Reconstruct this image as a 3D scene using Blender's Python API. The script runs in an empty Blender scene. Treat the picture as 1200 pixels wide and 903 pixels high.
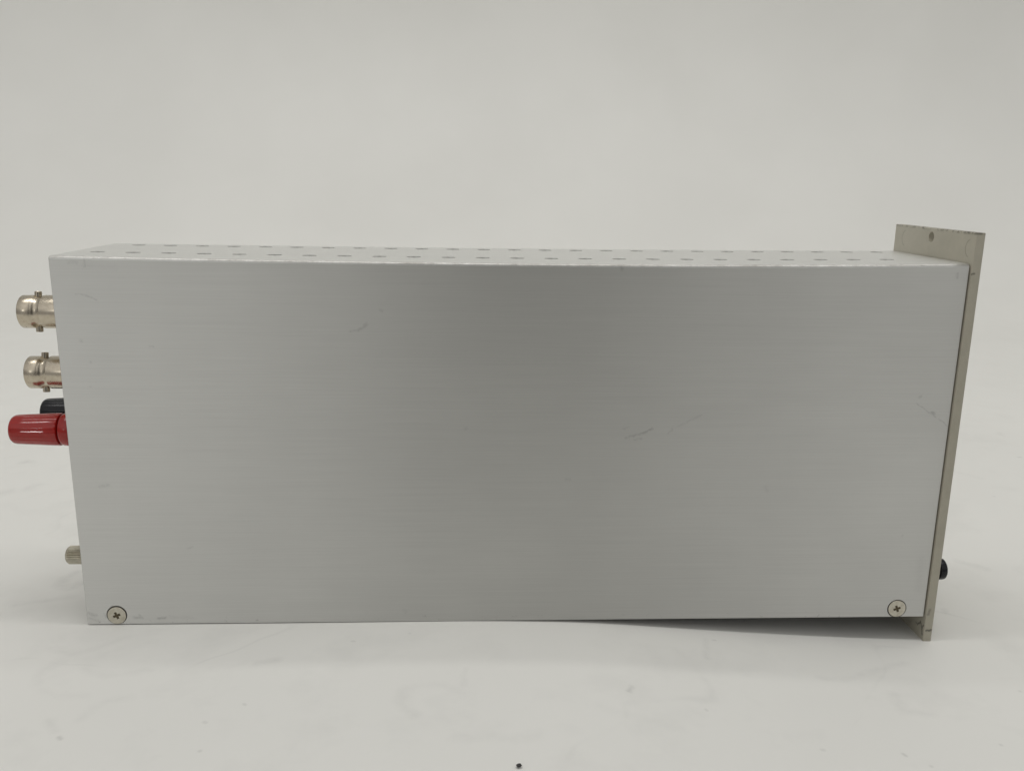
import bpy, bmesh, math, random
from mathutils import Vector, Matrix
random.seed(7)
S = 0.001                                   # the scene is laid out in millimetres, built in metres
C = bpy.context.scene.collection
scene = bpy.context.scene
PI = math.pi

WORLD_STR = 0.372
LEVELS = [(-1, 0.5), (-0.12, 0.55), (0.02, 0.42), (0.2, 0.58), (0.42, 1.15), (1.0, 1.25)]
ROOM = [(-180, 0.9), (-90, 0.9), (-50, 1.7), (-30, 2.1), (-15, 1.65), (-4, 0.35), (4, 0.0), (11, 0.05), (20, 1.4), (32, 1.7), (55, 1.2), (90, 0.9), (180, 0.9)]
TUBE, MAIN, MAIN_Y, BACKDROP_FILL, FAR, EXPO = 2.85, 7.6, -0.08, 2.45, 1.4, 0.0
METAL, ANISO, FRONT_EDGE = 0.9, 0.96, -330
CRUMB = (126.5, -68.6, 0.25)
ALU_A, ALU_B = (0.655, 0.655, 0.63), (0.735, 0.735, 0.707)
PANEL_A, PANEL_B = (0.43, 0.404, 0.328), (0.395, 0.372, 0.30)
FLOOR_A, FLOOR_B = (0.74, 0.735, 0.70), (0.715, 0.71, 0.675)
PANEL_MARKS = [(2.0, -3.0, 0.8, -4.5, .3, .9), (2.0, -3.0, 3.6, -4.6, .25, .8), (3.6, -4.6, 4.6, -4.4, .2, .6), (0.8, -4.5, 0.2, -3.2, .3, .8), (0.9, -4.5, 0.3, -6.3, .3, .8)]
EDGE_MARKS = [(258.3, -4.6, 260.0, -4.4, .3, .8), (258.2, 1.0, 258.6, 2.6, .35, .45), (257.7, 107.0, 258.4, 107.3, .25, .7)]

TOP_ANISO = 0.25
# ------------------------------------------------------------------ camera
cam_d = bpy.data.cameras.new('camera')
cam = bpy.data.objects.new('camera', cam_d); C.objects.link(cam)
rows = [Vector((0.99900939, -0.04265424, 0.01268288)), Vector((0.00251941, -0.23033796, -0.97310743)), Vector((0.04442851, 0.97217542, -0.23000232))]
M = Matrix((rows[0], -rows[1], -rows[2])).transposed().to_4x4()
M.translation = Vector((115.705, -244.851, 132.0)) * S
cam.matrix_world = M
cam_d.sensor_width = 36.0
cam_d.lens = 1025.2 / 1200.0 * 36.0
cam_d.clip_start = 0.01; cam_d.clip_end = 50.0
scene.camera = cam

# ------------------------------------------------------------------ room light
world = bpy.data.worlds.new('World'); scene.world = world; world.use_nodes = True
wt = world.node_tree; wn = wt.nodes; wl = wt.links
for n in list(wn): wn.remove(n)
def W(t, **k):
    n = wn.new(t)
    for a, b in k.items(): setattr(n, a, b)
    return n
tc = W('ShaderNodeTexCoord'); sep = W('ShaderNodeSeparateXYZ'); wl.new(tc.outputs['Generated'], sep.inputs[0])
# a pale room; the photographer and the dim far end stand behind the camera, bright bays to the left and right of them
ny = W('ShaderNodeMath', operation='MULTIPLY'); wl.new(sep.outputs['Y'], ny.inputs[0]); ny.inputs[1].default_value = -1.0
az = W('ShaderNodeMath', operation='ARCTAN2'); wl.new(sep.outputs['X'], az.inputs[0]); wl.new(ny.outputs[0], az.inputs[1])
azn = W('ShaderNodeMapRange'); wl.new(az.outputs[0], azn.inputs[0]); azn.inputs[1].default_value = -PI; azn.inputs[2].default_value = PI
mr = W('ShaderNodeValToRGB'); wl.new(azn.outputs[0], mr.inputs[0]); mr.color_ramp.interpolation = 'B_SPLINE'
el = mr.color_ramp.elements
for k, (deg, val) in enumerate(ROOM):
    q = el[k] if k < 2 else el.new(1.0)
    q.position = (deg + 180) / 360; q.color = (val / 2, val / 2, val / 2, 1)
up = W('ShaderNodeValToRGB'); wl.new(sep.outputs['Z'], up.inputs[0]); up.color_ramp.interpolation = 'EASE'
upn = W('ShaderNodeMapRange'); wl.new(sep.outputs['Z'], upn.inputs[0]); upn.inputs[1].default_value = -1.0; upn.inputs[2].default_value = 1.0; wl.new(upn.outputs[0], up.inputs[0])
el = up.color_ramp.elements
for k, (zz, val) in enumerate(LEVELS):
    q = el[k] if k < 2 else el.new(1.0)
    q.position = (zz + 1) / 2; q.color = (val / 2, val / 2, val / 2, 1)
mul = W('ShaderNodeMath', operation='MULTIPLY'); wl.new(mr.outputs[0], mul.inputs[0]); wl.new(up.outputs[0], mul.inputs[1])
mul2 = W('ShaderNodeMath', operation='MULTIPLY'); wl.new(mul.outputs[0], mul2.inputs[0]); mul2.inputs[1].default_value = WORLD_STR * 4
bg = W('ShaderNodeBackground'); bg.inputs[0].default_value = (1.0, 0.992, 0.972, 1); wl.new(mul2.outputs[0], bg.inputs[1])
wo = W('ShaderNodeOutputWorld'); wl.new(bg.outputs[0], wo.inputs[0])

def area(name, loc, target, sx, sy, power, col=(1, 0.99, 0.972)):
    d = bpy.data.lights.new(name, 'AREA'); d.shape = 'RECTANGLE'; d.size = sx; d.size_y = sy; d.energy = power; d.color = col
    o = bpy.data.objects.new(name, d); C.objects.link(o); o.location = loc
    o.rotation_euler = (Vector(target) - Vector(loc)).to_track_quat('-Z', 'Y').to_euler()
    return o
area('ceiling_tube_light', (0.13, 0.32, 1.6), (0.13, 0.0, 0.05), 2.2, 0.07, TUBE)
area('ceiling_tube_light', (0.13, MAIN_Y, 1.6), (0.13, 0.0, 0.0), 2.2, 0.14, MAIN)
area('backdrop_fill_light', (0.13, 0.1, 1.7), (0.13, 0.95, 0.45), 2.0, 0.5, BACKDROP_FILL)  # added fill lamp, aimed at the swept-up backdrop to brighten it
for dz in (0.0, 0.25):
    area('distant_tube_light', (-2.22, -3.6, 1.05 + dz), (0.13, 0, 0.05), 0.09, 0.05, FAR)

scene.view_settings.view_transform = 'Standard'; scene.view_settings.look = 'None'
scene.view_settings.exposure = EXPO; scene.view_settings.gamma = 1.0; scene.view_settings.use_curve_mapping = False
scene.render.engine = 'CYCLES'
scene.cycles.max_bounces = 8

FACE_MARKS = [
 (160.5,58.3,165.2,59.6,0.30,0.50),
 (165.2,59.6,168.4,61.2,0.25,0.80),
 (161.8,57.8,165.3,58.1,0.20,0.40),
 (173.0,59.6,174.2,61.2,0.25,0.35),
 (175.9,62.0,182.6,65.4,0.25,0.30),
 (159.6,60.9,161.6,61.7,0.25,0.25),
 (246.3,69.1,257.0,62.0,0.17,0.55),
 (251.5,66.2,252.1,65.7,0.40,0.90),
 (247.1,70.9,247.6,70.9,0.35,0.50),
 (81.0,89.6,83.6,89.9,0.30,0.35),
 (83.6,89.9,85.8,91.6,0.40,0.45),
 (89.7,95.7,90.2,95.5,0.40,0.30),
 (5.3,108.1,7.6,108.1,0.35,0.30),
 (9.7,109.0,9.5,107.2,0.30,0.40),
 (10.0,107.4,17.7,106.8,0.80,0.08),
 (6.3,99.7,9.2,99.2,0.20,0.35),
 (9.2,99.2,11.9,97.8,0.20,0.50),
 (0.7,3.6,2.6,2.8,0.40,0.60),
 (0.8,2.0,3.5,1.1,0.40,0.35),
 (5.2,3.3,5.5,1.9,0.30,0.50),
 (14.1,2.1,16.4,1.8,0.40,0.60),
 (15.5,2.9,15.9,2.4,0.25,0.50),
 (21.2,1.7,23.2,2.0,0.40,0.70),
 (24.3,2.3,31.1,1.9,0.35,0.20),
 (157.1,108.2,157.4,107.7,0.40,0.60),
 (253.8,107.3,254.0,106.1,0.30,0.45),
 (8.6,80.5,8.8,80.3,0.35,0.50),
 (6.4,86.6,6.8,86.6,0.35,0.40),
 (7.9,43.6,10.4,44.2,0.40,0.35),
 (95.0,3.6,95.5,3.3,0.60,0.20),
 (253.9,19.3,254.6,9.3,1.10,0.12),
 (7.9,73.6,8.1,73.4,0.35,0.35),
 (25.2,85.2,26.3,85.0,0.25,0.30),
 (113.7,61.2,113.9,60.9,0.40,0.35),
 (143.4,45.7,144.2,45.7,0.50,0.25),
 (247.1,27.2,247.3,27.2,0.35,0.40),
 (203.4,42.8,204.0,42.0,0.60,0.15),
 (31.2,24.4,32.9,24.6,0.25,0.30),
]
FLOOR_MARKS = [
 (-27.7,14.1,-20.6,15.7,0.65,0.17),
 (-20.6,15.7,-12.8,19.1,0.65,0.17),
 (-21.0,28.4,-21.0,32.2,0.80,0.25),
 (-21.0,32.2,-18.8,36.1,0.80,0.25),
 (-20.4,27.1,-16.5,25.8,0.80,0.23),
 (-16.5,25.8,-13.2,28.2,0.80,0.23),
 (-4.9,-12.8,2.6,-16.2,0.60,0.12),
 (2.6,-16.2,7.4,-13.5,0.60,0.12),
 (7.4,-13.5,14.7,-7.4,0.60,0.12),
 (10.6,-21.3,12.6,-14.5,0.60,0.07),
 (12.6,-14.5,23.0,-10.0,0.60,0.07),
 (9.3,-24.7,16.8,-27.9,0.60,0.12),
 (16.8,-27.9,24.2,-26.3,0.60,0.12),
 (24.2,-26.3,27.2,-25.1,0.60,0.12),
 (55.5,-22.7,61.1,-21.5,0.60,0.20),
 (44.6,-25.5,51.8,-22.2,0.50,0.07),
 (16.2,-54.7,16.9,-55.4,0.50,0.45),
 (10.7,-48.4,13.6,-51.6,0.50,0.15),
 (51.5,-60.8,51.7,-60.8,0.45,0.40),
 (49.1,-49.4,49.6,-49.7,0.45,0.30),
 (57.0,-41.9,57.4,-42.3,0.40,0.35),
 (18.2,-47.2,20.5,-39.9,0.60,0.10),
 (20.5,-39.9,26.3,-38.1,0.60,0.10),
 (0.5,-31.6,-1.5,-24.1,0.75,0.10),
 (-1.5,-24.1,0.7,-19.7,0.75,0.10),
 (2.5,-33.7,8.2,-36.6,0.65,0.07),
 (8.2,-36.6,13.4,-37.5,0.65,0.07),
 (113.7,-26.6,113.3,-34.2,0.35,0.12),
 (98.4,-37.0,97.4,-40.9,0.75,0.15),
 (97.4,-40.9,98.6,-45.5,0.75,0.15),
 (98.6,-45.5,101.4,-47.7,0.75,0.15),
 (97.4,-40.9,101.2,-34.7,0.55,0.09),
 (101.2,-34.7,108.0,-33.6,0.55,0.09),
 (108.0,-33.6,113.1,-37.4,0.55,0.09),
 (111.9,-57.7,117.5,-56.2,0.75,0.11),
 (117.5,-56.2,126.4,-57.4,0.75,0.11),
 (126.4,-57.4,131.7,-56.2,0.75,0.11),
 (157.8,-36.6,159.3,-33.8,0.30,0.40),
 (97.0,-7.0,97.2,-7.0,0.40,0.25),
 (80.6,-11.2,81.1,-11.2,0.45,0.30),
 (184.4,-16.9,185.1,-11.2,0.40,0.17),
 (185.1,-11.2,187.2,-5.2,0.40,0.17),
 (216.1,-24.0,222.5,-23.7,0.55,0.17),
 (222.5,-23.7,238.3,-17.4,0.55,0.17),
 (238.3,-17.4,245.0,-14.3,0.55,0.17),
 (233.2,-30.5,233.1,-38.7,0.65,0.15),
 (233.1,-38.7,239.6,-39.9,0.65,0.15),
 (177.1,-42.8,177.3,-43.2,0.40,0.30),
 (223.4,-57.6,223.7,-58.2,0.45,0.45),
 (202.7,-57.4,203.1,-57.4,0.45,0.30),
 (251.6,-52.7,251.8,-52.7,0.45,0.35),
 (228.3,-62.0,228.5,-62.0,0.45,0.35),
 (271.9,-28.4,271.9,-28.8,0.50,0.30),
 (275.9,19.2,274.9,17.5,0.45,0.25),
 (189.2,-5.8,189.7,-5.8,0.40,0.35),
 (301.7,59.1,305.5,55.2,0.70,0.20),
 (305.5,55.2,308.7,52.2,0.70,0.20),
 (405.7,187.3,406.7,187.3,0.70,0.40),
 (357.6,129.5,357.7,128.4,0.60,0.20),
 (358.4,163.8,366.4,154.6,0.80,0.10),
 (-94.5,155.2,-92.7,156.4,1.00,0.25),
 (-75.6,118.0,-73.7,124.4,1.20,0.17),
 (-83.7,112.8,-82.1,115.9,1.25,0.25),
 (-74.1,100.8,-62.6,91.3,1.10,0.07),
 (422.5,232.3,421.4,228.8,0.80,0.17),
 (148.3,-43.7,157.6,-48.3,0.65,0.06),
 (157.6,-48.3,168.8,-52.1,0.65,0.06),
 (70.8,-15.7,77.4,-11.1,0.50,0.06),
 (77.4,-11.1,81.6,-5.2,0.50,0.06),
 (8.7,15.7,11.5,12.2,0.40,0.20),
]
# ------------------------------------------------------------------ materials
def new_mat(name, base=(0.5, 0.5, 0.5), rough=0.5, metal=0.0, **kw):
    m = bpy.data.materials.new(name); m.use_nodes = True
    b = m.node_tree.nodes['Principled BSDF']
    b.inputs['Base Color'].default_value = (*base, 1); b.inputs['Roughness'].default_value = rough; b.inputs['Metallic'].default_value = metal
    for k, v in kw.items(): b.inputs[k.replace('_', ' ')].default_value = v
    return m, b
class NT:
    def __init__(s, m): s.m = m; s.n = m.node_tree.nodes; s.l = m.node_tree.links; s.tc = s.n.new('ShaderNodeTexCoord')
    def a(s, t, **k):
        n = s.n.new(t)
        for x, y in k.items(): setattr(n, x, y)
        return n
    def obj(s): return s.tc.outputs['Object']
    def put(s, v, sock):
        if hasattr(v, 'is_output'): s.l.new(v, sock)
        else: sock.default_value = v
    def math(s, op, x, y=0.0, clamp=False):
        n = s.a('ShaderNodeMath', operation=op); n.use_clamp = clamp; s.put(x, n.inputs[0]); s.put(y, n.inputs[1]); return n.outputs[0]
    def vm(s, op, x, y=(0, 0, 0)):
        n = s.a('ShaderNodeVectorMath', operation=op); s.put(x, n.inputs[0]); s.put(y, n.inputs[1]); return n
    def scale(s, x, f):
        n = s.a('ShaderNodeVectorMath', operation='SCALE'); s.put(x, n.inputs[0]); s.put(f, n.inputs['Scale']); return n.outputs[0]
    def noise(s, vec, scale, detail=3.0, rough=0.55, sc=(1, 1, 1)):
        mp = s.a('ShaderNodeMapping'); mp.inputs['Scale'].default_value = sc; s.put(vec, mp.inputs[0])
        n = s.a('ShaderNodeTexNoise'); n.inputs['Scale'].default_value = scale; n.inputs['Detail'].default_value = detail; n.inputs['Roughness'].default_value = rough
        s.l.new(mp.outputs[0], n.inputs['Vector']); return n
    def rng(s, v, a, b, c=0.0, d=1.0, smooth=False):
        n = s.a('ShaderNodeMapRange'); n.interpolation_type = 'SMOOTHSTEP' if smooth else 'LINEAR'
        s.put(v, n.inputs[0])
        for i, q in enumerate((a, b, c, d)): n.inputs[i + 1].default_value = q
        return n.outputs[0]
    def mix(s, f, x, y, blend='MIX'):
        n = s.a('ShaderNodeMix', data_type='RGBA', blend_type=blend); s.put(f, n.inputs[0])
        s.put(x if hasattr(x, 'is_output') else (*x, 1), n.inputs[6]); s.put(y if hasattr(y, 'is_output') else (*y, 1), n.inputs[7]); return n.outputs[2]
    def bump(s, h, strength, dist=0.0005):
        n = s.a('ShaderNodeBump'); n.inputs['Strength'].default_value = strength; n.inputs['Distance'].default_value = dist; s.put(h, n.inputs['Height']); return n.outputs[0]
    def marks(s, vec, segs, pos3, soft=1.8):
        """wear marks: the strongest of many short strokes, each from a to b in millimetres"""
        if not segs: return 0.0
        total = None
        for (ax, ay, bx, by, w, st) in segs:
            A = Vector(pos3(ax, ay)); B = Vector(pos3(bx, by)); ba = B - A; l2 = max(ba.length_squared, 1e-12)
            src = vec
            if total is not None:                # a token dependency keeps the shader's evaluation sequential
                k = s.a('ShaderNodeVectorMath', operation='MULTIPLY_ADD'); s.put(total, k.inputs[0]); k.inputs[1].default_value = (1e-7,) * 3; s.put(vec, k.inputs[2]); src = k.outputs[0]
            pa = s.vm('SUBTRACT', src, tuple(A)).outputs[0]
            if ba.length > 0.4:
                h = s.a('ShaderNodeVectorMath', operation='DOT_PRODUCT'); s.put(pa, h.inputs[0]); h.inputs[1].default_value = tuple(ba / l2)
                hc = s.math('ADD', h.outputs['Value'], 0.0, clamp=True)
                n = s.a('ShaderNodeVectorMath', operation='SCALE'); n.inputs[0].default_value = tuple(ba); s.put(hc, n.inputs['Scale'])
                pa = s.vm('SUBTRACT', pa, n.outputs[0]).outputs[0]
            d = s.vm('LENGTH', pa).outputs['Value']
            m = s.rng(d, w * 0.25, w * soft, st, 0.0)
            total = m if total is None else s.math('MAXIMUM', total, m)
        return total
def aluminium_mat(x0, x1):
    segs = [q for q in FACE_MARKS if max(q[0], q[2]) > x0 - 6 and min(q[0], q[2]) < x1 + 6]
    m, b = new_mat('brushed_aluminium', (0.5, 0.5, 0.49), 0.36, METAL)
    t = NT(m); v = t.scale(t.obj(), 1000.0)
    fine = t.noise(v, 1.0, 3, 0.6, (0.035, 2.6, 2.6)).outputs[0]
    mid = t.noise(v, 1.0, 3, 0.6, (0.012, 0.8, 0.8)).outputs[0]
    cloud = t.noise(v, 0.013, 4, 0.6).outputs[0]
    warp = t.noise(v, 0.5, 3).outputs[1]
    vw = t.vm('ADD', v, t.scale(t.vm('SUBTRACT', warp, (0.5, 0.5, 0.5)).outputs[0], 1.5)).outputs[0]
    mk = t.marks(vw, segs, lambda x, z: (x, 0, z))
    brk = t.rng(t.noise(v, 1.4, 4, 0.7).outputs[0], 0.35, 0.6)
    mk = t.math('MULTIPLY', mk, t.math('ADD', t.math('MULTIPLY', brk, 0.3), 0.14))
    g = t.math('ADD', t.math('MULTIPLY', fine, 0.38), t.math('MULTIPLY', mid, 0.18)); g = t.math('ADD', g, t.math('MULTIPLY', cloud, 0.5))
    base = t.mix(t.rng(g, 0.28, 0.68), ALU_A, ALU_B)
    # small grey scuffs along the bottom and top folds
    sep = t.a('ShaderNodeSeparateXYZ'); t.l.new(v, sep.inputs[0])
    low = t.rng(sep.outputs['Z'], 0.2, 3.2, 1, 0); n3 = t.rng(t.noise(v, 0.45, 5, 0.75).outputs[0], 0.6, 0.72)
    base = t.mix(t.math('MULTIPLY', t.math('MULTIPLY', low, n3), 0.5), base, (0.17, 0.165, 0.16))
    # brownish line along the side-top fold, darkened in colour to mute its highlight
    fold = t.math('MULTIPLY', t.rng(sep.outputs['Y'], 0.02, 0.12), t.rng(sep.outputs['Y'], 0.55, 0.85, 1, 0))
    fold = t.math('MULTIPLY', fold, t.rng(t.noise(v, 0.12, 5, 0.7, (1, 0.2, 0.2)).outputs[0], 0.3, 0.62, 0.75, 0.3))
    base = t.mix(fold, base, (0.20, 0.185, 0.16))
    base = t.mix(mk, base, (0.10, 0.10, 0.10))
    t.l.new(base, b.inputs['Base Color'])
    t.l.new(t.rng(g, 0.28, 0.7, 0.50, 0.43), b.inputs['Roughness'])
    # the long brushing is on the sides; the top is rubbed almost evenly
    sn = t.a('ShaderNodeSeparateXYZ'); t.l.new(t.tc.outputs['Normal'], sn.inputs[0])
    t.l.new(t.rng(sn.outputs['Z'], 0.3, 0.97, ANISO, TOP_ANISO), b.inputs['Anisotropic'])
    tg = t.a('ShaderNodeTangent'); tg.direction_type = 'UV_MAP'; tg.uv_map = 'UVMap'; t.l.new(tg.outputs[0], b.inputs['Tangent'])
    t.l.new(t.bump(t.math('ADD', fine, t.math('MULTIPLY', mid, 0.5)), 0.25, 0.00003), b.inputs['Normal'])
    return m

def panel_mat():
    m, b = new_mat('beige_panel_paint', (0.4, 0.38, 0.31), 0.42)
    t = NT(m); v = t.scale(t.obj(), 1000.0)
    n = t.noise(v, 0.25, 4, 0.6).outputs[0]; fine = t.noise(v, 2.5, 3, 0.6).outputs[0]
    base = t.mix(t.rng(n, 0.3, 0.7), PANEL_A, PANEL_B)
    base = t.mix(t.rng(fine, 0.45, 0.75, 0, 0.07), base, (0.2, 0.19, 0.15))
    sep = t.a('ShaderNodeSeparateXYZ'); t.l.new(v, sep.inputs[0])
    # the milled rim of the bar is a greyer, darker olive than its faces
    # pressed rings on the back of the upper flange
    for (cy, cz, r, y0, y1) in ((40.2, 114.6, 2.5, 40.9, 50), (1.6, 114.2, 2.6, 2.4, 50)):
        p = t.vm('SUBTRACT', v, (257.25, cy, cz)).outputs[0]; p = t.vm('MULTIPLY', p, (0, 1, 1)).outputs[0]
        d = t.math('ABSOLUTE', t.math('SUBTRACT', t.vm('LENGTH', p).outputs['Value'], r))
        ring = t.math('MULTIPLY', t.rng(d, 0.05, 0.28, 1, 0), t.rng(sep.outputs['Y'], y0 - .5, y0 + .5))
        base = t.mix(t.math('MULTIPLY', ring, 0.45), base, (0.14, 0.13, 0.10))
    # chipped upper arris and scuffs
    warp = t.noise(v, 1.2, 3).outputs[1]
    vw = t.vm('ADD', v, t.scale(t.vm('SUBTRACT', warp, (0.5, 0.5, 0.5)).outputs[0], 0.9)).outputs[0]
    chips = t.math('MULTIPLY', t.rng(sep.outputs['Z'], 117.9, 118.6), t.rng(t.noise(v, 0.42, 5, 0.8).outputs[0], 0.47, 0.56))
    base = t.mix(t.math('MULTIPLY', chips, 0.85), base, (0.07, 0.065, 0.05))
    mk = t.marks(vw, PANEL_MARKS, lambda y, z: (257.6, y, z))
    mk2 = t.marks(vw, EDGE_MARKS, lambda x, z: (x, -0.65, z))
    base = t.mix(t.math('MAXIMUM', mk, mk2), base, (0.05, 0.048, 0.04))
    t.l.new(base, b.inputs['Base Color'])
    t.l.new(t.bump(fine, 0.2, 0.00004), b.inputs['Normal'])
    return m

def backdrop_mat(x0, x1, y0, y1):
    segs = [q for q in FLOOR_MARKS if max(q[0], q[2]) > x0 - 9 and min(q[0], q[2]) < x1 + 9 and max(q[1], q[3]) > y0 - 9 and min(q[1], q[3]) < y1 + 9]
    m, b = new_mat('white_backdrop', (0.72, 0.71, 0.67), 0.5); b.inputs['Specular IOR Level'].default_value = 0.3
    t = NT(m); v = t.scale(t.obj(), 1000.0)
    big = t.noise(v, 0.006, 3, 0.5).outputs[0]; mid = t.noise(v, 0.035, 5, 0.6).outputs[0]
    base = t.mix(t.rng(big, 0.35, 0.65), FLOOR_A, FLOOR_B)
    sep = t.a('ShaderNodeSeparateXYZ'); t.l.new(v, sep.inputs[0])
    floor_zone = t.rng(sep.outputs['Y'], 120, 420, 1, 0)
    # grey smudges rubbed into the sheet
    sm = t.math('MULTIPLY', t.rng(mid, 0.52, 0.78, 0, 0.16), floor_zone)
    base = t.mix(sm, base, (0.40, 0.40, 0.38))
    # faint curved rub lines: contour lines of warped noise, only where a second noise allows
    w = t.noise(v, 0.02, 2).outputs[1]
    vv = t.vm('ADD', v, t.scale(w, 25.0)).outputs[0]
    c1 = t.noise(vv, 0.011, 2, 0.4).outputs[0]
    ln = t.rng(t.math('ABSOLUTE', t.math('SUBTRACT', c1, 0.5)), 0.0008, 0.007, 1, 0)
    gate = t.rng(t.noise(v, 0.03, 3).outputs[0], 0.5, 0.66)
    ln = t.math('MULTIPLY', t.math('MULTIPLY', t.math('MULTIPLY', ln, gate), 0.08), floor_zone)
    base = t.mix(ln, base, (0.25, 0.25, 0.24))
    # specks
    vor = t.a('ShaderNodeTexVoronoi'); vor.inputs['Scale'].default_value = 0.045; t.l.new(v, vor.inputs['Vector'])
    sp = t.rng(vor.outputs['Distance'], 0.008, 0.022, 1, 0)
    sepc = t.a('ShaderNodeSeparateColor'); t.l.new(vor.outputs['Color'], sepc.inputs[0])
    sp = t.math('MULTIPLY', sp, t.rng(sepc.outputs[0], 0.7, 1.0, 0, 0.5)); sp = t.math('MULTIPLY', sp, floor_zone)
    base = t.mix(sp, base, (0.2, 0.2, 0.19))
    warp = t.noise(v, 0.12, 3).outputs[1]
    wz = t.vm('MULTIPLY', t.scale(t.vm('SUBTRACT', warp, (0.5, 0.5, 0.5)).outputs[0], 5.0), (1, 1, 0)).outputs[0]
    flat = t.vm('MULTIPLY', t.vm('ADD', v, wz).outputs[0], (1, 1, 0)).outputs[0]
    long_m = [q for q in segs if math.hypot(q[2] - q[0], q[3] - q[1]) > 1.2]
    dots = [q for q in segs if math.hypot(q[2] - q[0], q[3] - q[1]) <= 1.2]
    mk = t.marks(flat, long_m, lambda x, y: (x, y, 0), 4.0)
    brk = t.rng(t.noise(v, 0.22, 4, 0.7).outputs[0], 0.3, 0.65, 0.25, 1)
    base = t.mix(t.math('MULTIPLY', t.math('MULTIPLY', mk, brk), 0.55), base, (0.13, 0.13, 0.125))
    mk = t.marks(t.vm('MULTIPLY', v, (1, 1, 0)).outputs[0], dots, lambda x, y: (x, y, 0), 1.8)
    base = t.mix(t.math('MULTIPLY', mk, 0.45), base, (0.12, 0.12, 0.11))
    t.l.new(base, b.inputs['Base Color'])
    t.l.new(t.rng(mid, 0.3, 0.7, 0.42, 0.55), b.inputs['Roughness'])
    t.l.new(t.bump(t.noise(v, 0.9, 4, 0.6).outputs[0], 0.12, 0.0001), b.inputs['Normal'])
    return m

def nickel_mat():
    m, b = new_mat('nickel_plate', (0.50, 0.46, 0.39), 0.24, 1.0)
    t = NT(m); v = t.scale(t.obj(), 1000.0)
    n = t.noise(v, 0.9, 5, 0.7).outputs[0]
    t.l.new(t.mix(t.rng(n, 0.4, 0.75), (0.58, 0.52, 0.42), (0.46, 0.40, 0.31)), b.inputs['Base Color'])
    t.l.new(t.rng(n, 0.3, 0.7, 0.20, 0.30), b.inputs['Roughness'])
    t.l.new(t.bump(t.noise(v, 1.0, 3, 0.6, (6, .6, .6)).outputs[0], 0.15, 0.00003), b.inputs['Normal'])
    return m
def plastic(name, a, bcol, rough):
    m, b = new_mat(name, a, rough)
    t = NT(m); v = t.scale(t.obj(), 1000.0)
    n = t.noise(v, 0.6, 4, 0.65).outputs[0]
    t.l.new(t.mix(t.rng(n, 0.4, 0.8), a, bcol), b.inputs['Base Color'])
    t.l.new(t.rng(n, 0.3, 0.7, rough * .8, rough * 1.3), b.inputs['Roughness'])
    t.l.new(t.bump(n, 0.04, 0.00005), b.inputs['Normal'])
    return m
ALU_EDGES = [0, 64.3125, 128.625, 192.9375, 257.25]
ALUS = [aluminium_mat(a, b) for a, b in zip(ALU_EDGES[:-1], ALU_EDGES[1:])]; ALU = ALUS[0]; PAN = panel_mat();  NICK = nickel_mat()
SCREW = plastic('screw_nickel', (0.62, 0.59, 0.50), (0.46, 0.42, 0.33), 0.36); SCREW.node_tree.nodes['Principled BSDF'].inputs['Metallic'].default_value = 0.55
RECESS = plastic('dark_recess', (0.10, 0.075, 0.035), (0.04, 0.03, 0.015), 0.6)
RED = plastic('red_plastic', (0.34, 0.013, 0.009), (0.28, 0.011, 0.008), 0.085)
BLACK = plastic('black_plastic', (0.006, 0.0065, 0.009), (0.010, 0.010, 0.012), 0.22)
TX = [-9e3, -60, 0, 60, 110, 154, 202, 250, 310, 9e3]; TY = [-9e3, -50, -20, 20, 180, 9e3]
DROPS = [backdrop_mat(TX[i], TX[i + 1], TY[j], TY[j + 1]) for j in range(5) for i in range(9)]
DARKM = plastic('dark_inner_metal', (0.09, 0.09, 0.085), (0.06, 0.06, 0.058), 0.5)
BLACK.node_tree.nodes['Principled BSDF'].inputs['Specular IOR Level'].default_value = 0.3
KNURL = plastic('knurled_nickel', (0.50, 0.47, 0.38), (0.36, 0.33, 0.26), 0.34); KNURL.node_tree.nodes['Principled BSDF'].inputs['Metallic'].default_value = 0.8
INNER = plastic('zinc_sheet', (0.5, 0.5, 0.47), (0.42, 0.42, 0.4), 0.5)
PTFE = plastic('white_insulator', (0.7, 0.7, 0.66), (0.6, 0.6, 0.56), 0.5)

# ------------------------------------------------------------------ mesh helpers
def link(name, bm, mat, parent=None, smooth=35, mats=None):
    for v in bm.verts: v.co *= S
    bmesh.ops.recalc_face_normals(bm, faces=bm.faces[:])
    me = bpy.data.meshes.new(name); bm.to_mesh(me); bm.free()
    for q in (mats or [mat]): me.materials.append(q)
    for p in me.polygons: p.use_smooth = True
    me.set_sharp_from_angle(angle=math.radians(smooth))
    o = bpy.data.objects.new(name, me); C.objects.link(o); o.parent = parent
    return o
def box(bm, x0, x1, y0, y1, z0, z1, bev=0.0, seg=2):
    r = bmesh.ops.create_cube(bm, size=1.0)
    for v in r['verts']:
        v.co = Vector(((x0 + x1) / 2 + v.co.x * (x1 - x0), (y0 + y1) / 2 + v.co.y * (y1 - y0), (z0 + z1) / 2 + v.co.z * (z1 - z0)))
    if bev:
        es = {e for v in r['verts'] for e in v.link_edges}
        bmesh.ops.bevel(bm, geom=list(es), offset=bev, segments=seg, affect='EDGES', profile=0.5)
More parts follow.
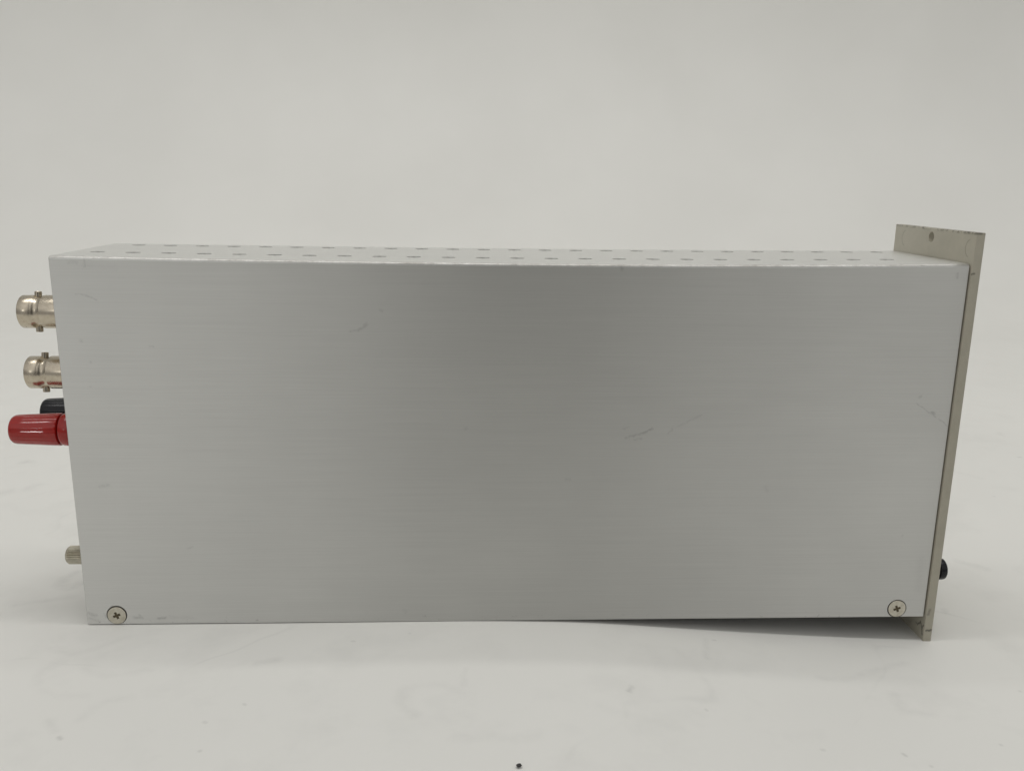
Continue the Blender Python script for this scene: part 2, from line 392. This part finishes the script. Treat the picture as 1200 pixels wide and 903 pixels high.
def lathe(bm, prof, origin, axis='x', n=64, rad=None, mat=0):
    """closed revolve of (distance along axis, radius) pairs; rad(angle, radius, t) may modulate"""
    ox, oy, oz = origin; rings = []
    for (d, r) in prof:
        ring = []
        for k in range(n):
            a = 2 * PI * k / n; rr = rad(a, r, d) if rad else r
            c, s_ = rr * math.cos(a), rr * math.sin(a)
            if axis == 'x': co = (ox + d, oy + c, oz + s_)
            elif axis == 'y': co = (ox + c, oy + d, oz + s_)
            else: co = (ox + c, oy + s_, oz + d)
            ring.append(bm.verts.new(co))
        rings.append(ring)
    for A, B in zip(rings[:-1], rings[1:]):
        for k in range(n):
            f = bm.faces.new((A[k], A[(k + 1) % n], B[(k + 1) % n], B[k])); f.material_index = mat
    bm.faces.new(rings[0]).material_index = mat; bm.faces.new(rings[-1]).material_index = mat
def evald(o):
    dg = bpy.context.evaluated_depsgraph_get(); dg.update()
    return bpy.data.meshes.new_from_object(o.evaluated_get(dg))
def cut(o, cutter_bm):
    c = link('cutter', cutter_bm, DARKM)
    md = o.modifiers.new('b', 'BOOLEAN'); md.operation = 'DIFFERENCE'; md.solver = 'EXACT'; md.object = c
    me = evald(o); o.modifiers.clear(); old = o.data; o.data = me
    bpy.data.objects.remove(c); bpy.data.meshes.remove(old)

H, L, D = 110.0, 257.25, 46.6
def sag(x, y, z):
    u = min(max(x / L, 0), 1)
    s = 1.05 * math.sin(PI * u ** 1.15) ** 0.8
    return -s * max(z, 0) / H * (1 - 0.62 * min(max(y, 0) / D, 1))

# ------------------------------------------------------------------ backdrop: one sheet, lying flat, then swept up
def ground_z(x):
    pts = [(-9e9, -0.32), (70, -0.30), (118, -0.12), (150, -0.9), (191, -4.35), (222, -6.6), (245, -7.9), (262, -8.34), (330, -8.7), (9e9, -8.7)]
    for (a, za), (b, zb) in zip(pts[:-1], pts[1:]):
        if x <= b:
            if za == zb: return za
            return za + (zb - za) * (x - a) / (b - a)
xs = [-3200, -1600, -900, -500, -300, -150, -60, 0, 60, 110] + [118 + 6 * i for i in range(33)] + [360, 420, 520, 700, 1000, 1900, 3600]
def gz(x): return sum(ground_z(x + k) for k in (-12, -8, -4, 0, 4, 8, 12)) / 7 if 90 < x < 400 and not 250 < x < 268 else ground_z(x)
prof = [(y, 0.0) for y in [FRONT_EDGE, -200, -120, -80, -50, -20, 20, 60, 100, 140, 180] + [220 + 40 * i for i in range(9)]] + [(560, 0.0)]
R0 = 420.0
for k in range(1, 21):
    a = PI / 2 * k / 20; prof.append((560 + R0 * math.sin(a), R0 - R0 * math.cos(a)))
prof += [(980, 800), (980, 1300), (980, 1900)]
bm = bmesh.new(); grid = []
for (y, z) in prof:
    fade = 1.0 if y < 400 else max(0, 1 - (y - 400) / 300)
    grid.append([bm.verts.new((x, y, z + gz(x) * fade)) for x in xs])
for A, B in zip(grid[:-1], grid[1:]):
    for i in range(len(xs) - 1): bm.faces.new((A[i], A[i + 1], B[i + 1], B[i]))
for f in bm.faces:
    c = f.calc_center_median()
    i = max(k for k in range(9) if c.x >= TX[k]); j = max(k for k in range(5) if c.y >= TY[k]); f.material_index = j * 9 + i
drop = link('backdrop', bm, None, smooth=60, mats=DROPS); drop['kind'] = 'structure'

# ------------------------------------------------------------------ the instrument module
root = bpy.data.objects.new('instrument_module', None); C.objects.link(root); root.empty_display_size = 0.05
root['label'] = 'brushed aluminium instrument module lying on white backdrop, beige front panel at its right end'
root['category'] = 'electronic module'

# cover: sheet folded over front side, top and back side
def cover_mesh():
    r, th = 0.95, 1.2; N = 8
    outer = [(0.0, 0.0)]
    for k in range(N + 1):
        a = PI / 2 * k / N; outer.append((r - r * math.cos(a), H - r + r * math.sin(a)))
    for k in range(N + 1):
        a = PI / 2 * k / N; outer.append((D - r + r * math.sin(a), H - r + r * math.cos(a)))
    outer.append((D, 0.0))
    inner = [(D - th, 0.0)] + [(D - th, H - th), (th, H - th)] + [(th, 0.0)]
    loop = outer + inner; b = bmesh.new()
    A = [b.verts.new((0, y, z)) for y, z in loop]; B = [b.verts.new((L, y, z)) for y, z in loop]
    n = len(loop)
    for i in range(n): b.faces.new((A[i], A[(i + 1) % n], B[(i + 1) % n], B[i]))
    b.faces.new(A); b.faces.new(B)
    bmesh.ops.recalc_face_normals(b, faces=b.faces[:])
    ends = [e for e in b.edges if abs(e.verts[0].co.x - e.verts[1].co.x) < 1e-6 and len(e.link_faces) == 2 and e.calc_face_angle(0) > 1.0]
    bmesh.ops.bevel(b, geom=ends, offset=0.3, segments=2, affect='EDGES', profile=0.5)
    return b
cover = link('cover', cover_mesh(), ALU, root)
cb = bmesh.new()
def slot(x, y):
    n0 = len(cb.verts); lathe(cb, [(-3, 2.1), (3, 2.1)], (x, y, H), 'z', 24)
    cb.verts.ensure_lookup_table()
    for v in cb.verts[n0:]: v.co.y = y + (v.co.y - y) * 0.9
for i in range(24): slot(7.4 + i * 10.1, 14.5)
for i in range(25): slot(9.6 + i * 9.95, 40.4)
SX = ((8.9, 3.0), (248.3, 2.75))
for (x, z) in SX:
    lathe(cb, [(-1, 3.05), (0.1, 3.05), (0.9, 2.2), (3, 2.2)], (x, 0, z), 'y', 48)
cut(cover, cb)
bm = bmesh.new(); bm.from_mesh(cover.data)
for i in range(1, 28):
    bmesh.ops.bisect_plane(bm, geom=bm.verts[:] + bm.edges[:] + bm.faces[:], plane_co=(L * S * i / 28, 0, 0), plane_no=(1, 0, 0))
for v in bm.verts: v.co.z += sag(v.co.x / S, v.co.y / S, v.co.z / S) * S
uv = bm.loops.layers.uv.new('UVMap')
for f in bm.faces:
    for lp in f.loops: lp[uv].uv = ((lp.vert.co.z + lp.vert.co.y) * 4, lp.vert.co.x * 4)   # tangent runs across the brushing
bm.to_mesh(cover.data); bm.free()
cover.data.materials.clear()
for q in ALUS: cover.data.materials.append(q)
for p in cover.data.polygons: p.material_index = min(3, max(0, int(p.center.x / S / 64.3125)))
for p in cover.data.polygons: p.use_smooth = True
cover.data.set_sharp_from_angle(angle=math.radians(40))
wn_ = cover.modifiers.new('weighted_normals', 'WEIGHTED_NORMAL'); wn_.mode = 'FACE_AREA'; wn_.weight = 100; wn_.keep_sharp = True; wn_.thresh = 0.0001

bm = bmesh.new()      # added pale sheet close under the top, brightens the vent holes
rows_ = [[bm.verts.new((x, y, H - 0.42 - dz + sag(x, y, H))) for x in [1.0 + (L - 2) * i / 40 for i in range(41)]] for y, dz in ((1.0, 0), (23, 0), (D - 1.0, 0), (D - 1.0, 0.3), (23, 0.3), (1.0, 0.3))]
for A, B in zip(rows_, rows_[1:] + rows_[:1]):
    for i in range(40): bm.faces.new((A[i], A[i + 1], B[i + 1], B[i]))
link('vent_fill_sheet', bm, INNER, root)
bm = bmesh.new(); box(bm, 1.5, L - 0.6, 1.4, D - 1.4, 0.9, 2.1); link('base_plate', bm, BLACK, root)
bm = bmesh.new(); box(bm, 0.9, 2.6, 1.35, D - 1.35, 2.2, H - 2.4, 0.1, 1); link('rear_panel', bm, INNER, root)

# front panel bar with hole in each flange
bm = bmesh.new(); box(bm, L + 0.35, L + 2.95, -0.65, 47.9, -8.31, 118.75, 0.16, 2)
pan = link('front_panel', bm, PAN, root)
cb = bmesh.new()
for z in (116.0, -5.4): lathe(cb, [(-6, 1.6), (6, 1.6)], (L, 24.0, z), 'x', 40)
cut(pan, cb)
for p in pan.data.polygons: p.use_smooth = True
pan.data.set_sharp_from_angle(angle=math.radians(35))

# countersunk cross-head screws
def plus(x, z, rot, l, w, y0, y1):
    pts = [(w, l), (w, w), (l, w), (l, -w), (w, -w), (w, -l), (-w, -l), (-w, -w), (-l, -w), (-l, w), (-w, w), (-w, l)]
    q = bmesh.new(); R_ = []
    for y, k in ((y0, 1.0), (y1, 0.8)):
        R_.append([q.verts.new((x + k * (a * math.cos(rot) - c * math.sin(rot)), y, z + k * (a * math.sin(rot) + c * math.cos(rot)))) for a, c in pts])
    for i in range(12): q.faces.new((R_[0][i], R_[0][(i + 1) % 12], R_[1][(i + 1) % 12], R_[1][i]))
    q.faces.new(R_[0]); q.faces.new(R_[1]); bmesh.ops.recalc_face_normals(q, faces=q.faces[:])
    return q
def screw(x, z, rot, dz=0.0):
    b = bmesh.new()
    lathe(b, [(1.3, 1.2), (0.75, 1.9), (-0.02, 2.74), (-0.12, 2.70), (-0.17, 2.5), (-0.20, 0.01)], (x, 0, z + dz), 'y', 56)
    s = link('screw', b, SCREW, root)
    cut(s, plus(x, z + dz, rot, 1.25, 0.43, -0.6, 0.5))
    for p in s.data.polygons: p.use_smooth = True
    s.data.set_sharp_from_angle(angle=math.radians(30))
    b = plus(x, z + dz, rot, 1.2, 0.40, 0.02, 0.46)      # the dark brown floor of the cross
    link('cross_recess', b, RECESS, s)
    b = bmesh.new(); lathe(b, [(0.95, 3.0), (1.15, 3.0)], (x, 0, z), 'y', 40); link('countersink', b, RECESS, s)
screw(*SX[0], math.radians(22), -0.2); screw(*SX[1], math.radians(20))

# two bayonet coaxial sockets on the rear
def bayonet_socket(z, turn):
    o = (0.9, 14.0, z)
    b = bmesh.new()
    lathe(b, [(0, 3.0), (-0.2, 6.6), (-1.6, 6.6), (-1.8, 4.85), (-9.6, 4.85), (-9.75, 4.80), (-10.1, 4.48), (-11.0, 4.36), (-11.9, 4.46), (-12.3, 4.74), (-12.5, 4.80),
              (-15.75, 4.80), (-15.9, 4.70), (-15.9, 4.15), (-15.6, 4.05), (-9.0, 4.05), (-9.0, 0.5), (-8.9, 0.02)], o, 'x', 72)
    s = link('coaxial_socket', b, NICK, root)
    b = bmesh.new(); lathe(b, [(-8.9, 2.6), (-14.3, 2.6), (-14.5, 2.4), (-14.5, 0.75), (-14.0, 0.7), (-14.0, 0.02)], o, 'x', 40); link('insulator', b, PTFE, s)
    for k in (0, 1):
        b = bmesh.new(); lathe(b, [(4.3, 1.0), (5.75, 1.0), (5.9, 0.85), (5.9, 0.02)], (0, 0, 0), 'z', 24)
        rm = Matrix.Rotation(turn + k * PI, 4, 'X')
        for v in b.verts: v.co = rm @ v.co; v.co += Vector((0.9 - 11.7, 14.0, z))
        link('bayonet_lug', b, NICK, s)
    return s
bayonet_socket(92.5, math.radians(-8)); bayonet_socket(74.45, math.radians(-8))

# insulated terminal posts: fluted cap over a flared collar
def terminal_post(y, z, mat, label):
    o = (0.9, y, z)
    fl = lambda a, r, d: r + (0.05 * math.cos(20 * a + 0.5) if r > 3.6 and -18.5 < d < -5.6 else 0)
    b = bmesh.new()
    lathe(b, [(-5.25, 0.5), (-5.25, 4.35), (-5.45, 4.68), (-5.7, 4.74), (-9, 4.66), (-12, 4.52), (-15, 4.40), (-18.0, 4.26), (-18.6, 4.12), (-19.0, 3.85), (-19.2, 3.4), (-19.2, 2.3), (-18.2, 2.2), (-12, 2.0), (-12, 0.02)], o, 'x', 132, fl)
    c = link('terminal_post', b, mat, root); c['label'] = label
    b = bmesh.new(); lathe(b, [(0, 4.9), (-2.6, 4.95), (-4.2, 4.85), (-4.75, 4.6), (-4.95, 4.2), (-4.95, 0.5), (-4.8, 0.02)], o, 'x', 72); link('collar', b, mat, c)
    b = bmesh.new(); lathe(b, [(-4.9, 0.02), (-4.9, 2.9), (-5.35, 2.9), (-5.35, 0.02)], o, 'x', 32); link('shaft', b, NICK, c)
    return c
terminal_post(7.0, 58.9, RED, 'glossy red terminal post'); terminal_post(26.0, 59.0, BLACK, 'black terminal post behind the red one')

# knurled thumb screw
b = bmesh.new()
kn = lambda a, r, d: r * (1 + (0.07 * math.cos(24 * a) if r > 2.4 and d > -7.4 else 0))
lathe(b, [(0, 1.4), (-1.8, 1.4), (-1.85, 2.5), (-2.1, 2.6), (-7.1, 2.6), (-7.6, 2.35), (-7.85, 1.95), (-7.85, 0.02)], (0.9, 7.0, 19.35), 'x', 192, kn)
link('thumb_screw', b, KNURL, root, smooth=25)

# round black knob on the front
b = bmesh.new()
lathe(b, [(0, 3.1), (4.6, 3.1), (4.9, 3.4), (6.2, 3.45), (6.8, 3.3), (7.2, 2.8), (7.45, 2.0), (7.6, 1.0), (7.62, 0.02)], (L + 2.95, 10.0, 11.4), 'x', 48)
link('push_button', b, BLACK, root)

# dark crumb lying on the sheet near the camera
b = bmesh.new(); bmesh.ops.create_icosphere(b, subdivisions=2, radius=0.62)
for v in b.verts:
    v.co *= 0.8 + 0.4 * random.random(); v.co.z *= 0.55; v.co.x *= 1.1; v.co += Vector(CRUMB)
cr = link('crumb', b, plastic('dark_crumb', (0.03, 0.03, 0.03), (0.05, 0.045, 0.04), 0.7)); cr['label'] = 'tiny dark crumb on the white backdrop in front of the module'; cr['category'] = 'crumb'
